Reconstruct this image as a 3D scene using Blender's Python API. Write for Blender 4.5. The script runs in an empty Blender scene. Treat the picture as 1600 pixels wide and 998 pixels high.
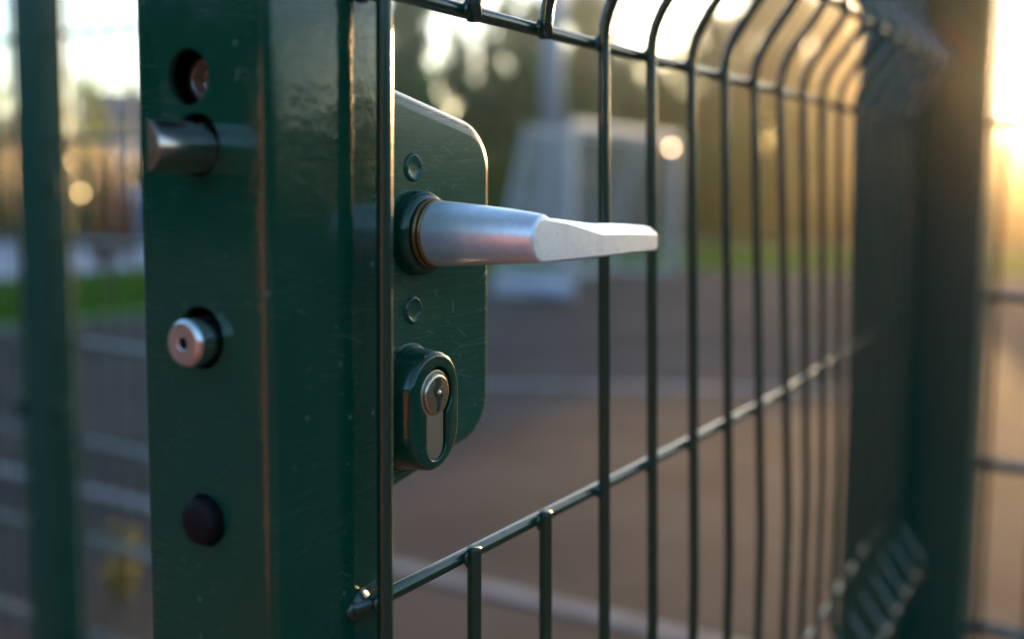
import bpy, bmesh, math, random
from math import radians as rad, sin, cos, pi, sqrt, hypot
from mathutils import Vector, Matrix
random.seed(7)
SC = bpy.context.scene
COL = SC.collection
H0 = 1.15                      # height of the lens above the ground

# ------------------------------------------------------------------ camera
YAW, PITCH, ROLL = .5408, .098, .0095
f_ = Vector((cos(PITCH)*cos(YAW), cos(PITCH)*sin(YAW), -sin(PITCH)))
r0 = Vector((sin(YAW), -cos(YAW), 0)); u0 = r0.cross(f_)
r_ = cos(ROLL)*r0 + sin(ROLL)*u0; u_ = -sin(ROLL)*r0 + cos(ROLL)*u0
CAMP = Vector((-.2595, -.2018, H0))
cd = bpy.data.cameras.new('camera'); cam = bpy.data.objects.new('camera', cd); COL.objects.link(cam)
cam.matrix_world = Matrix(((r_.x, u_.x, -f_.x, CAMP.x), (r_.y, u_.y, -f_.y, CAMP.y), (r_.z, u_.z, -f_.z, CAMP.z), (0, 0, 0, 1)))
cd.sensor_width = 36; cd.lens = 37.125; cd.shift_y = -.0344
cd.clip_start = .02; cd.clip_end = 3000
cd.dof.use_dof = True; cd.dof.focus_distance = .372; cd.dof.aperture_fstop = 4.3
SC.camera = cam

# ------------------------------------------------------------------ sky and sun
SUN_ANG, SUN_EL = rad(5.0), rad(6.3)      # direction from +X towards +Y, elevation
W = bpy.data.worlds.new('World'); SC.world = W; W.use_nodes = True
bg = W.node_tree.nodes['Background']; sky = W.node_tree.nodes.new('ShaderNodeTexSky')
sky.sky_type = 'NISHITA'; sky.sun_disc = False; sky.sun_elevation = SUN_EL; sky.sun_rotation = pi/2 - SUN_ANG
sky.dust_density = 1.5; sky.ozone_density = 2.5
W.node_tree.links.new(sky.outputs[0], bg.inputs[0]); bg.inputs[1].default_value = .15
sl = bpy.data.lights.new('sun', 'SUN'); sl.energy = 2.0; sl.angle = rad(.55); sl.color = (1, .57, .22)
so = bpy.data.objects.new('sun', sl); COL.objects.link(so)
sd = Vector((cos(SUN_EL)*cos(SUN_ANG), cos(SUN_EL)*sin(SUN_ANG), sin(SUN_EL)))
so.rotation_euler = sd.to_track_quat('Z', 'Y').to_euler(); so.location = (0, 0, 30)
SC.view_settings.view_transform = 'Standard'; SC.view_settings.look = 'None'
SC.view_settings.exposure = 2.55; SC.view_settings.gamma = 1
SC.render.engine = 'CYCLES'
SC.cycles.max_bounces = 8; SC.cycles.transparent_max_bounces = 24; SC.cycles.volume_bounces = 0
SC.cycles.use_denoising = True
SC.cycles.sample_clamp_direct = 0
SC.cycles.sample_clamp_indirect = 8

# ------------------------------------------------------------------ materials
def new_mat(name):
    m = bpy.data.materials.new(name); m.use_nodes = True
    return m, m.node_tree, m.node_tree.nodes['Principled BSDF']
def N(nt, t, **kw):
    n = nt.nodes.new(t)
    for k, v in kw.items():
        if k.startswith('_'): setattr(n, k[1:], v)
        else: n.inputs[k].default_value = v
    return n
def coords(nt, scale=(1, 1, 1), kind='Object', rot=(0, 0, 0)):
    tc = N(nt, 'ShaderNodeTexCoord'); mp = N(nt, 'ShaderNodeMapping'); mp.inputs['Scale'].default_value = scale
    mp.inputs['Rotation'].default_value = rot
    nt.links.new(tc.outputs[kind], mp.inputs[0]); return mp.outputs[0]
def ramp(nt, fac, stops):
    r = N(nt, 'ShaderNodeValToRGB'); e = r.color_ramp.elements
    while len(e) < len(stops): e.new(.5)
    for i, (p, c) in enumerate(stops): e[i].position = p; e[i].color = (*c, 1) if len(c) == 3 else c
    nt.links.new(fac, r.inputs[0]); return r.outputs[0]
def math_(nt, op, a, b=None, clamp=False):
    n = N(nt, 'ShaderNodeMath'); n.operation = op; n.use_clamp = clamp
    for i, v in enumerate((a, b)):
        if v is None: continue
        if isinstance(v, (int, float)): n.inputs[i].default_value = v
        else: nt.links.new(v, n.inputs[i])
    return n.outputs[0]
def mixc(nt, fac, a, b):
    n = N(nt, 'ShaderNodeMix'); n.data_type = 'RGBA'
    if isinstance(fac, (int, float)): n.inputs[0].default_value = fac
    else: nt.links.new(fac, n.inputs[0])
    for i, v in ((6, a), (7, b)):
        if isinstance(v, tuple): n.inputs[i].default_value = (*v, 1)
        else: nt.links.new(v, n.inputs[i])
    return n.outputs[2]

def paint(name, base, rough=.16, peel=.00006, peel_scale=170, scratches=0., wear=0., chips=0.):
    """powder-coated or enamelled metal: orange peel, fine scratches, faint dust"""
    m, nt, b = new_mat(name); L = nt.links
    co = coords(nt)
    dust = N(nt, 'ShaderNodeTexNoise', Scale=38., Detail=6., Roughness=.65); L.new(co, dust.inputs[0])
    big = N(nt, 'ShaderNodeTexNoise', Scale=14., Detail=3.); L.new(co, big.inputs[0])
    col = mixc(nt, math_(nt, 'MULTIPLY', big.outputs[0], .8), base, tuple(min(1, c*1.35 + .002) for c in base))
    rg = math_(nt, 'ADD', math_(nt, 'MULTIPLY', dust.outputs[0], .16), rough - .06)
    if scratches > 0:
        tot = None
        for k, (sx, rot) in enumerate([((14, 14, 260), (.35, .35, 0)), ((18, 18, 420), (-.7, -.9, .2)), ((22, 22, 300), (1.25, 1.2, 0)), ((16, 16, 520), (-.15, -.2, .4)), ((30, 30, 700), (.9, .75, .1))]):
            c2 = coords(nt, sx, rot=rot)
            wp = N(nt, 'ShaderNodeTexNoise', Scale=1.2, Detail=2.); L.new(c2, wp.inputs[0])
            ad = N(nt, 'ShaderNodeVectorMath'); ad.operation = 'MULTIPLY_ADD'
            L.new(wp.outputs[1], ad.inputs[0]); ad.inputs[1].default_value = (.05, .05, .05); L.new(c2, ad.inputs[2])
            v = N(nt, 'ShaderNodeTexVoronoi', Scale=1.); v.feature = 'DISTANCE_TO_EDGE'; L.new(ad.outputs[0], v.inputs[0])
            ln = math_(nt, 'LESS_THAN', v.outputs[0], .007)
            mk = N(nt, 'ShaderNodeTexNoise', Scale=30. + 9*k, Detail=2.); L.new(co, mk.inputs[0])
            ln = math_(nt, 'MULTIPLY', ln, ramp(nt, mk.outputs[0], [(.5, (0, 0, 0)), (.66, (1, 1, 1))]))
            tot = ln if tot is None else math_(nt, 'ADD', tot, ln, True)
        sc_ = math_(nt, 'MULTIPLY', tot, scratches)
        col = mixc(nt, sc_, col, (.16, .22, .19))
        rg = math_(nt, 'ADD', rg, math_(nt, 'MULTIPLY', tot, .3))
    if chips > 0:
        vc = N(nt, 'ShaderNodeTexVoronoi', Scale=95.); L.new(co, vc.inputs[0])
        cm = math_(nt, 'MULTIPLY', math_(nt, 'LESS_THAN', vc.outputs['Distance'], .085), math_(nt, 'GREATER_THAN', vc.outputs['Color'], .62))
        vd = N(nt, 'ShaderNodeTexVoronoi', Scale=260.); L.new(co, vd.inputs[0])
        cm = math_(nt, 'ADD', cm, math_(nt, 'MULTIPLY', math_(nt, 'LESS_THAN', vd.outputs['Distance'], .09), math_(nt, 'GREATER_THAN', vd.outputs['Color'], .70)), True)
        col = mixc(nt, math_(nt, 'MULTIPLY', cm, chips), col, (.17, .22, .20))
    if wear > 0:
        wn = N(nt, 'ShaderNodeTexNoise', Scale=9., Detail=9., Roughness=.75); L.new(co, wn.inputs[0])
        wm = ramp(nt, wn.outputs[0], [(.48, (0, 0, 0)), (.75, (1, 1, 1))])
        col = mixc(nt, math_(nt, 'MULTIPLY', wm, wear), col, (.09, .13, .11))
        rg = math_(nt, 'ADD', rg, math_(nt, 'MULTIPLY', wm, wear*.5))
    L.new(col, b.inputs['Base Color']); L.new(rg, b.inputs['Roughness'])
    b.inputs['IOR'].default_value = 1.5
    pn = N(nt, 'ShaderNodeTexNoise', Scale=float(peel_scale), Detail=2.); L.new(co, pn.inputs[0])
    pn2 = N(nt, 'ShaderNodeTexNoise', Scale=float(peel_scale)*.22, Detail=2.); L.new(co, pn2.inputs[0])
    hh = math_(nt, 'ADD', pn.outputs[0], math_(nt, 'MULTIPLY', pn2.outputs[0], 3.))
    bp = N(nt, 'ShaderNodeBump', Strength=1., Distance=peel); L.new(hh, bp.inputs['Height']); L.new(bp.outputs[0], b.inputs['Normal'])
    return m
def simple(name, col, rough=.6, metal=0., var=.25, scale=6., bump=0., bscale=30., trans=0.):
    m, nt, b = new_mat(name); L = nt.links; co = coords(nt)
    n = N(nt, 'ShaderNodeTexNoise', Scale=float(scale), Detail=5.); L.new(co, n.inputs[0])
    c = mixc(nt, n.outputs[0], tuple(x*(1-var) for x in col), tuple(min(1, x*(1+var)) for x in col))
    L.new(c, b.inputs['Base Color']); b.inputs['Roughness'].default_value = rough; b.inputs['Metallic'].default_value = metal
    if bump:
        n2 = N(nt, 'ShaderNodeTexNoise', Scale=float(bscale), Detail=4.); L.new(co, n2.inputs[0])
        bp = N(nt, 'ShaderNodeBump', Strength=1., Distance=float(bump)); L.new(n2.outputs[0], bp.inputs['Height']); L.new(bp.outputs[0], b.inputs['Normal'])
    return m
def leafy(name, cols, trans=.45):
    m = bpy.data.materials.new(name); m.use_nodes = True; nt = m.node_tree; nt.nodes.clear(); L = nt.links
    out = N(nt, 'ShaderNodeOutputMaterial'); df = N(nt, 'ShaderNodeBsdfDiffuse'); tr = N(nt, 'ShaderNodeBsdfTranslucent'); mx = N(nt, 'ShaderNodeMixShader', Fac=trans)
    g = N(nt, 'ShaderNodeNewGeometry'); c = ramp(nt, g.outputs['Random Per Island'], [(i/(len(cols)-1), cc) for i, cc in enumerate(cols)])
    L.new(c, df.inputs[0]); L.new(c, tr.inputs[0]); L.new(df.outputs[0], mx.inputs[1]); L.new(tr.outputs[0], mx.inputs[2]); L.new(mx.outputs[0], out.inputs[0])
    return m
GREEN = (.0008, .038, .020)
M = {}
M['paint'] = paint('green_enamel', GREEN, .09, .00005, 420, scratches=.05, chips=.35)
M['case'] = paint('green_enamel_worn', (.003, .060, .032), .19, .00003, 150, scratches=.20, wear=.24, chips=.3)
M['wire'] = WIRE = paint('green_wire_coating', (.0015, .027, .014), .22, .00005, 260)
WIRE.node_tree.nodes['Principled BSDF'].inputs['IOR'].default_value = 1.65
M['post'] = paint('green_post_coating', (.0010, .042, .026), .36, .00004, 120)
M['fence'] = paint('grey_green_rod_coating', (.08, .11, .10), .3, .00002, 300)
M['post'].node_tree.nodes['Principled BSDF'].inputs['Specular IOR Level'].default_value = .3
M['dark'] = simple('dark_inside', (.01, .01, .01), .8)
M['rubber'] = simple('black_rubber', (.004, .004, .005), .6, bump=.00003, bscale=500)
M['rubber'].node_tree.nodes['Principled BSDF'].inputs['Specular IOR Level'].default_value = .15
M['ring'] = simple('brown_bronze_ring', (.25, .15, .07), .35, metal=.8)
M['screw'] = simple('zinc_screw', (.55, .5, .5), .3, metal=1, bump=.00003, bscale=400)
M['brass'] = simple('nickel_brass', (.45, .40, .30), .34, metal=.9, var=.15, scale=80, bump=.00003, bscale=700)
M['plug'] = simple('polished_brass', (.60, .52, .38), .22, metal=1, var=.15, scale=120, bump=.00002, bscale=500)
def steel(name, col, rough, axis_scale, brown_refl=0.):
    m, nt, b = new_mat(name); L = nt.links
    co = coords(nt, axis_scale)
    n = N(nt, 'ShaderNodeTexNoise', Scale=1., Detail=5.); L.new(co, n.inputs[0])
    co2 = coords(nt); n2 = N(nt, 'ShaderNodeTexNoise', Scale=110., Detail=6., Roughness=.7); L.new(co2, n2.inputs[0])
    st = ramp(nt, n2.outputs[0], [(.35, (.35, .33, .33)), (.6, (1, 1, 1))])
    n5 = N(nt, 'ShaderNodeTexNoise', Scale=70., Detail=6., Roughness=.7); L.new(co2, n5.inputs[0])
    col = tuple(col); tint = mixc(nt, math_(nt, 'MULTIPLY', ramp(nt, n5.outputs[0], [(.42, (0, 0, 0)), (.62, (1, 1, 1))]), brown_refl), col, (col[0]*.75, col[1]*.52, col[2]*.42))  # brown patches paint the surroundings' warm reflection into the colour
    L.new(mixc(nt, .45, tint, mixc(nt, st, tuple(c*.45 for c in col), tuple(col))), b.inputs['Base Color'])
    b.inputs['Metallic'].default_value = 1
    L.new(math_(nt, 'ADD', math_(nt, 'MULTIPLY', n.outputs[0], .16), rough), b.inputs['Roughness'])
    bp = N(nt, 'ShaderNodeBump', Strength=1., Distance=.00002); L.new(n.outputs[0], bp.inputs['Height']); L.new(bp.outputs[0], b.inputs['Normal'])
    return m
M['steel'] = steel('brushed_stainless', (.74, .74, .72), .16, (900, 60, 900))
M['bolt'] = steel('worn_steel_brown_glints', (.74, .68, .66), .12, (30, 700, 700), 1.)
def alu():
    m, nt, b = new_mat('satin_anodised_aluminium'); L = nt.links; co = coords(nt)
    n = N(nt, 'ShaderNodeTexNoise', Scale=420., Detail=3.); L.new(co, n.inputs[0])
    sp = N(nt, 'ShaderNodeTexNoise', Scale=330., Detail=5., Roughness=.75); L.new(co, sp.inputs[0])
    mk = N(nt, 'ShaderNodeTexNoise', Scale=55., Detail=2.); L.new(co, mk.inputs[0])
    s1 = ramp(nt, sp.outputs[0], [(.33, (1, 1, 1)), (.375, (0, 0, 0))])
    s1 = math_(nt, 'MULTIPLY', s1, ramp(nt, mk.outputs[0], [(.42, (0, 0, 0)), (.58, (1, 1, 1))]))
    co3 = coords(nt, (1, .25, 1)); n3 = N(nt, 'ShaderNodeTexNoise', Scale=60., Detail=3.); L.new(co3, n3.inputs[0])
    n4 = N(nt, 'ShaderNodeTexNoise', Scale=130., Detail=8., Roughness=.8); L.new(co, n4.inputs[0])
    base = mixc(nt, math_(nt, 'MULTIPLY', ramp(nt, n4.outputs[0], [(.45, (0, 0, 0)), (.7, (1, 1, 1))]), .5), mixc(nt, n3.outputs[0], (.72, .77, .82), (.82, .86, .90)), (.50, .53, .57))
    L.new(mixc(nt, math_(nt, 'MULTIPLY', s1, .85), base, (.10, .11, .14)), b.inputs['Base Color'])
    b.inputs['Metallic'].default_value = .55
    L.new(math_(nt, 'ADD', math_(nt, 'MULTIPLY', n.outputs[0], .12), .30), b.inputs['Roughness'])
    bp = N(nt, 'ShaderNodeBump', Strength=1., Distance=.00003); L.new(n.outputs[0], bp.inputs['Height']); L.new(bp.outputs[0], b.inputs['Normal'])
    return m
M['alu'] = alu()

# ------------------------------------------------------------------ mesh helpers (all coordinates in metres, world space, z from the ground)
def tag(o, label=None, cat=None, group=None, kind=None):
    if label: o['label'] = label
    if cat: o['category'] = cat
    if group: o['group'] = group
    if kind: o['kind'] = kind
    return o
def empty(name, loc=(0, 0, 0)):
    o = bpy.data.objects.new(name, None); COL.objects.link(o); o.location = loc; o.empty_display_size = .1; return o
def absloc(o):
    v = Vector(o.location)
    while o.parent: o = o.parent; v = v + Vector(o.location)
    return v
def build(name, verts, faces, mat, parent=None, loc=None, smooth=False, mats=None, midx=None):
    """verts in world coordinates; the object sits at loc (or its parent's place)"""
    off = absloc(parent) if parent else Vector((0, 0, 0))
    if loc is None: loc = off.copy()
    loc = Vector(loc)
    me = bpy.data.meshes.new(name); me.from_pydata([tuple(Vector(v) - loc) for v in verts], [], faces)
    me.materials.append(mat)
    if mats:
        for m_ in mats: me.materials.append(m_)
    if midx: me.polygons.foreach_set('material_index', midx)
    if smooth: me.polygons.foreach_set('use_smooth', [True]*len(me.polygons))
    me.update()
    o = bpy.data.objects.new(name, me); COL.objects.link(o)
    if parent: o.parent = parent
    o.location = loc - off
    return o
def fix_normals(o):
    bm = bmesh.new(); bm.from_mesh(o.data); bmesh.ops.recalc_face_normals(bm, faces=bm.faces); bm.to_mesh(o.data); bm.free(); return o
def bevel(o, w, seg=3, ang=35, harden=True):
    b = o.modifiers.new('bevel', 'BEVEL'); b.width = w; b.segments = seg; b.limit_method = 'ANGLE'; b.angle_limit = rad(ang)
    b.use_clamp_overlap = True
    o.data.polygons.foreach_set('use_smooth', [True]*len(o.data.polygons))
    if harden:
        b.harden_normals = True
    return o
def box(x0, x1, y0, y1, z0, z1):
    v = [(x, y, z) for x in (x0, x1) for y in (y0, y1) for z in (z0, z1)]
    return v, [(0, 1, 3, 2), (4, 6, 7, 5), (0, 4, 5, 1), (2, 3, 7, 6), (0, 2, 6, 4), (1, 5, 7, 3)]
def join(parts):
    V, F = [], []
    for v, f in parts:
        n = len(V); V += [tuple(p) for p in v]; F += [tuple(i+n for i in q) for q in f]
    return V, F
def tube(pts, r, sides=10, cap=True, taper=None):
    pts = [Vector(p) for p in pts]; V, F = [], []
    t0 = (pts[1]-pts[0]).normalized(); ref = Vector((0, 0, 1)) if abs(t0.z) < .8 else Vector((1, 0, 0))
    n = t0.cross(ref).normalized()
    for i, p in enumerate(pts):
        a = pts[max(i-1, 0)]; b = pts[min(i+1, len(pts)-1)]; t = (b-a).normalized()
        n = (n - n.dot(t)*t).normalized(); bn = t.cross(n)
        rr = (r if taper is None else taper[i])
        for k in range(sides):
            an = 2*pi*k/sides; V.append(p + rr*(cos(an)*n + sin(an)*bn))
    for i in range(len(pts)-1):
        for k in range(sides):
            k2 = (k+1) % sides; F.append((i*sides+k, i*sides+k2, (i+1)*sides+k2, (i+1)*sides+k))
    if cap:
        F.append(tuple(range(sides))[::-1]); F.append(tuple((len(pts)-1)*sides+k for k in range(sides)))
    return V, F
def revolve(profile, origin, axis, sides=48, cap_end=True, cap_start=True):
    """profile: list of (distance along axis, radius)"""
    ax = Vector(axis).normalized(); ref = Vector((0, 0, 1)) if abs(ax.z) < .8 else Vector((1, 0, 0))
    a = ax.cross(ref).normalized(); b = ax.cross(a); o = Vector(origin); V, F = [], []
    for d, r in profile:
        for k in range(sides):
            t = 2*pi*k/sides; V.append(o + ax*d + r*(cos(t)*a + sin(t)*b))
    for i in range(len(profile)-1):
        for k in range(sides):
            k2 = (k+1) % sides; F.append((i*sides+k, (i+1)*sides+k, (i+1)*sides+k2, i*sides+k2))
    if cap_start: F.append(tuple(range(sides)))
    if cap_end: F.append(tuple(((len(profile)-1)*sides+k) for k in range(sides))[::-1])
    return V, F
def extrude_y(outline, ys):
    """outline: list of (x,z); ys: list of (y, outline) or plain y values"""
    V, F = [], []; n = None
    for it in ys:
        y, ol = it if isinstance(it, tuple) else (it, outline)
        n = len(ol); V += [(x, y, z) for x, z in ol]
    for i in range(len(ys)-1):
        for k in range(n):
            k2 = (k+1) % n; F.append((i*n+k, i*n+k2, (i+1)*n+k2, (i+1)*n+k))
    F.append(tuple(range(n))[::-1]); F.append(tuple((len(ys)-1)*n+k for k in range(n)))
    return V, F
def round_poly(pts, rs, seg=8):
    out = []; n = len(pts)
    for i in range(n):
        p = Vector((*pts[i], 0)); a = Vector((*pts[i-1], 0)); b = Vector((*pts[(i+1) % n], 0)); r = rs[i]
        if r <= 0: out.append((p.x, p.y)); continue
        da = (a-p).normalized(); db = (b-p).normalized(); ang = da.angle(db); t = r/math.tan(ang/2)
        c = p + (da+db).normalized()*(r/sin(ang/2)); s = p+da*t - c; e = p+db*t - c
        a0 = math.atan2(s.y, s.x); a1 = math.atan2(e.y, e.x); d = (a1-a0+pi) % (2*pi) - pi
        for k in range(seg+1):
            th = a0 + d*k/seg; out.append((c.x+r*cos(th), c.y+r*sin(th)))
    return out
def boolean(o, cutters, merge=None):
    for c in cutters:
        md = o.modifiers.new('cut', 'BOOLEAN'); md.object = c; md.operation = 'DIFFERENCE'; md.solver = 'EXACT'
    bpy.context.view_layer.update()
    dg = bpy.context.evaluated_depsgraph_get(); me = bpy.data.meshes.new_from_object(o.evaluated_get(dg))
    o.modifiers.clear(); o.data = me
    for c in cutters: bpy.data.objects.remove(c, do_unlink=True)
    return o
def rounded_tube(x0, x1, y0, y1, z0, z1, r=.003, seg=5):
    ol = round_poly([(x0, y0), (x1, y0), (x1, y1), (x0, y1)], [r]*4, seg); n = len(ol)
    V = [(x, y, z) for z in (z0, z1) for x, y in ol]
    F = [(k, (k+1) % n, (k+1) % n+n, k+n) for k in range(n)] + [tuple(range(n))[::-1], tuple(range(n, 2*n))]
    return V, F

# =================================================================== SETTING
def sheet(name, pts, z, mat, sub=None):
    V = [(x, y, z) for x, y in pts]
    return tag(build(name, V, [tuple(range(len(V)))], mat), kind='structure')
def ground_mat(name, c1, c2, bump=.004, sc=.6, fine=160., spec=.3, rough=.85):
    m, nt, b = new_mat(name); L = nt.links; co = coords(nt)
    n1 = N(nt, 'ShaderNodeTexNoise', Scale=float(sc), Detail=8., Roughness=.6); L.new(co, n1.inputs[0])
    n2 = N(nt, 'ShaderNodeTexNoise', Scale=float(fine), Detail=3.); L.new(co, n2.inputs[0])
    f = math_(nt, 'ADD', math_(nt, 'MULTIPLY', ramp(nt, n1.outputs[0], [(.42, (0, 0, 0)), (.58, (1, 1, 1))]), .7), math_(nt, 'MULTIPLY', n2.outputs[0], .3))
    L.new(mixc(nt, f, c1, c2), b.inputs['Base Color']); b.inputs['Roughness'].default_value = rough; b.inputs['Specular IOR Level'].default_value = spec
    bp = N(nt, 'ShaderNodeBump', Strength=1., Distance=bump); L.new(n2.outputs[0], bp.inputs['Height']); L.new(bp.outputs[0], b.inputs['Normal'])
    return m
G_FAR = ground_mat('meadow_soil_and_grass', (.035, .055, .018), (.06, .085, .025), .01, .3, 30)
G_COURT = ground_mat('dark_tartan_court', (.036, .034, .033), (.064, .057, .052), .002, 1.1, 400, spec=.04)
G_LAWN = ground_mat('lawn_green', (.035, .12, .015), (.06, .17, .02), .02, .8, 40)
G_PATH = ground_mat('pale_concrete_path', (.30, .29, .31), (.38, .36, .38), .002, .8, 60)
G_OUT = ground_mat('terracotta_reflecting_path', (.17, .072, .045), (.22, .095, .06), .004, 1.5, 90)  # unseen ground, coloured red for its reflection in the metal
sheet('ground', [(-900, -900), (900, -900), (900, 900), (-900, 900)], -.012, G_FAR)
sheet('path_by_the_gate', [(-13.8, -30), (.96, -30), (.96, 24), (-13.8, 24)], -.004, G_OUT)
sheet('court', [(.96, -16), (16.0, -16), (15.2, -1.5), (12.2, 6.4), (5.1, 7.1), (.96, 8.2)], 0, G_COURT)
sheet('lawn', [(.96, 8.2), (5.1, 7.1), (12.2, 6.4), (15.2, -1.5), (16, -16), (24, -16), (21, 3), (16, 10.4), (7.5, 10.6), (.96, 11.2)], 0, G_LAWN)
sheet('concrete_path', [(.96, 11.2), (7.5, 10.6), (16, 10.4), (19, 14.), (12, 17.), (.96, 18)], 0, G_PATH)
M['line'] = ground_mat('worn_white_court_paint', (.12, .12, .125), (.21, .21, .215), .001, 6, 300, spec=.1)
def line_sheet(p, q, w):
    p = Vector((*p, 0)); q = Vector((*q, 0)); n = (q-p).normalized().cross(Vector((0, 0, 1)))*w/2
    return [((p+n).x, (p+n).y), ((q+n).x, (q+n).y), ((q-n).x, (q-n).y), ((p-n).x, (p-n).y)]
sheet('painted_line', line_sheet((2.19, 7.6), (2.19, -14), .07), .004, M['line'])
sheet('painted_line', line_sheet((4.2, 3.95), (6.0, .6), .11), .004, M['line'])

# dense ground cover: short grass on the lawn (blades, one object)
def blades(name, n, region, h, mat, label):
    V, F = [], []; rnd = random.Random(3)
    while len(F) < n:
        x, y = region(rnd); a = rnd.random()*pi; w = .012; hh = h*rnd.uniform(.5, 1.2); lx, ly = rnd.uniform(-.03, .03), rnd.uniform(-.03, .03)
        k = len(V); V += [(x-w*cos(a), y-w*sin(a), 0), (x+w*cos(a), y+w*sin(a), 0), (x+lx, y+ly, hh)]; F.append((k, k+1, k+2))
    return tag(build(name, V, F, mat), label, 'grass', kind='stuff')
M['grass'] = leafy('grass_blades', [(.03, .11, .012), (.06, .18, .02), (.10, .22, .03)], .4)
def lawn_region(r):
    t = r.random(); x = 2 + 16*t
    lo = 7.9 - (x-2)*.16 if x < 12.2 else 6.4 - (x-12.2)*2.2; return x, r.uniform(lo, 10.4)
blades('grass', 60000, lawn_region, .07, M['grass'], 'bright green mown grass strip beyond the dark court')

# ------------------------------------------------------------------ trees
BARK = simple('bark', (.09, .07, .055), .9, bump=.01, bscale=14)
LEAF = [leafy('leaves_olive', [(.036, .130, .030), (.060, .19, .050), (.105, .25, .065)], .5),
        leafy('leaves_dark', [(.024, .105, .036), (.042, .155, .052), (.072, .20, .066)], .46),
        leafy('leaves_warm', [(.09, .12, .025), (.16, .17, .035), (.24, .20, .05)], .55),
        leafy('leaves_yellow', [(.55, .42, .02), (.75, .60, .03), (.60, .55, .05)], .5),
        leafy('leaves_red', [(.16, .06, .045), (.24, .10, .07), (.20, .12, .07)], .5),
        leafy('leaves_flower', [(.18, .17, .04), (.30, .25, .08), (.13, .17, .05), (.26, .19, .11)], .5)]
def ground_pt(px, d):
    az = math.atan((px-800)/1650); a = YAW - az
    return CAMP.x + d*cos(a), CAMP.y + d*sin(a)
def tree_meshes(seed, n_leaf, leaf, spread=1., bottom=.22):
    """unit tree, height 1: trunk+limbs mesh data, crown mesh data"""
    rnd = random.Random(seed); parts = []; tips = []
    trunk = [(0, 0, -.02), (rnd.uniform(-.01, .01), rnd.uniform(-.01, .01), .25), (rnd.uniform(-.02, .02), rnd.uniform(-.02, .02), .55), (rnd.uniform(-.03, .03), 0, .86)]
    parts.append(tube(trunk, 1, 8, taper=[.028, .02, .013, .004]))
    for k in range(15):
        z = rnd.uniform(bottom, .8); a = k*2.4 + rnd.uniform(-.4, .4); L_ = spread*(.34 - .22*abs(z-.45))*rnd.uniform(.75, 1.1)
        p0 = Vector((0, 0, z)); p1 = p0 + Vector((cos(a)*L_*.55, sin(a)*L_*.55, .05)); p2 = p0 + Vector((cos(a)*L_, sin(a)*L_, .12*rnd.random()+.05))
        parts.append(tube([p0, p1, p2], 1, 5, taper=[.010, .006, .002])); tips += [p1, p2, (p1+p2)/2]
        for q in range(2):
            b = a + rnd.uniform(-.9, .9); p3 = p1 + Vector((cos(b), sin(b), rnd.uniform(-.2, .8)))*L_*.5
            parts.append(tube([p1, p3], 1, 4, taper=[.005, .0015])); tips.append(p3)
    tips += [Vector((0, 0, .9)), Vector((.04, .03, .84)), Vector((-.05, 0, .95))]
    V, F = [], []; per = n_leaf//len(tips)
    for t in tips:
        R_ = rnd.uniform(.05, .10)*(spread**.5)
        for q in range(per):
            d = Vector((rnd.gauss(0, 1), rnd.gauss(0, 1), rnd.gauss(0, .8))).normalized()*R_*(rnd.random()**.5)
            c = t + d; n = Vector((rnd.gauss(0, 1), rnd.gauss(0, 1), rnd.gauss(0, 1)+.6)).normalized(); s = leaf*rnd.uniform(.6, 1.3)
            a_ = n.cross(Vector((.3, .8, .5))).normalized(); b_ = n.cross(a_); k = len(V)
            V += [c - a_*s, c - b_*s*.45, c + a_*s, c + b_*s*.45]; F.append((k, k+1, k+2, k+3))
    return join(parts), (V, F)
def mk_mesh(name, vf, mat):
    me = bpy.data.meshes.new(name); me.from_pydata([tuple(v) for v in vf[0]], [], vf[1]); me.materials.append(mat); me.update(); return me
TREES = []
for s_, (mi, lf, sp) in enumerate([(0, .016, 1.), (0, .014, 1.2), (1, .016, 1.), (2, .016, 1.1), (1, .013, .75)]):
    tv, cv = tree_meshes(11+s_, 19000, lf*1.0, sp)
    TREES.append((mk_mesh('trunk', tv, BARK), mk_mesh('crown', cv, LEAF[mi])))
def put_tree(x, y, h, kind, label, group=None, name='tree', wide=1., mat=None, cat='tree'):
    t = empty(name, (x, y, 0)); tag(t, label, cat, group)
    a = bpy.data.objects.new('trunk', TREES[kind][0]); b = bpy.data.objects.new('crown', TREES[kind][1])
    for o in (a, b):
        COL.objects.link(o); o.parent = t; o.scale = (h*wide, h*wide, h); o.rotation_euler.z = random.uniform(0, 6.28)
    b.rotation_euler.z = a.rotation_euler.z
    if mat: b.material_slots[0].link = 'OBJECT'; b.material_slots[0].material = mat
    return t
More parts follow.
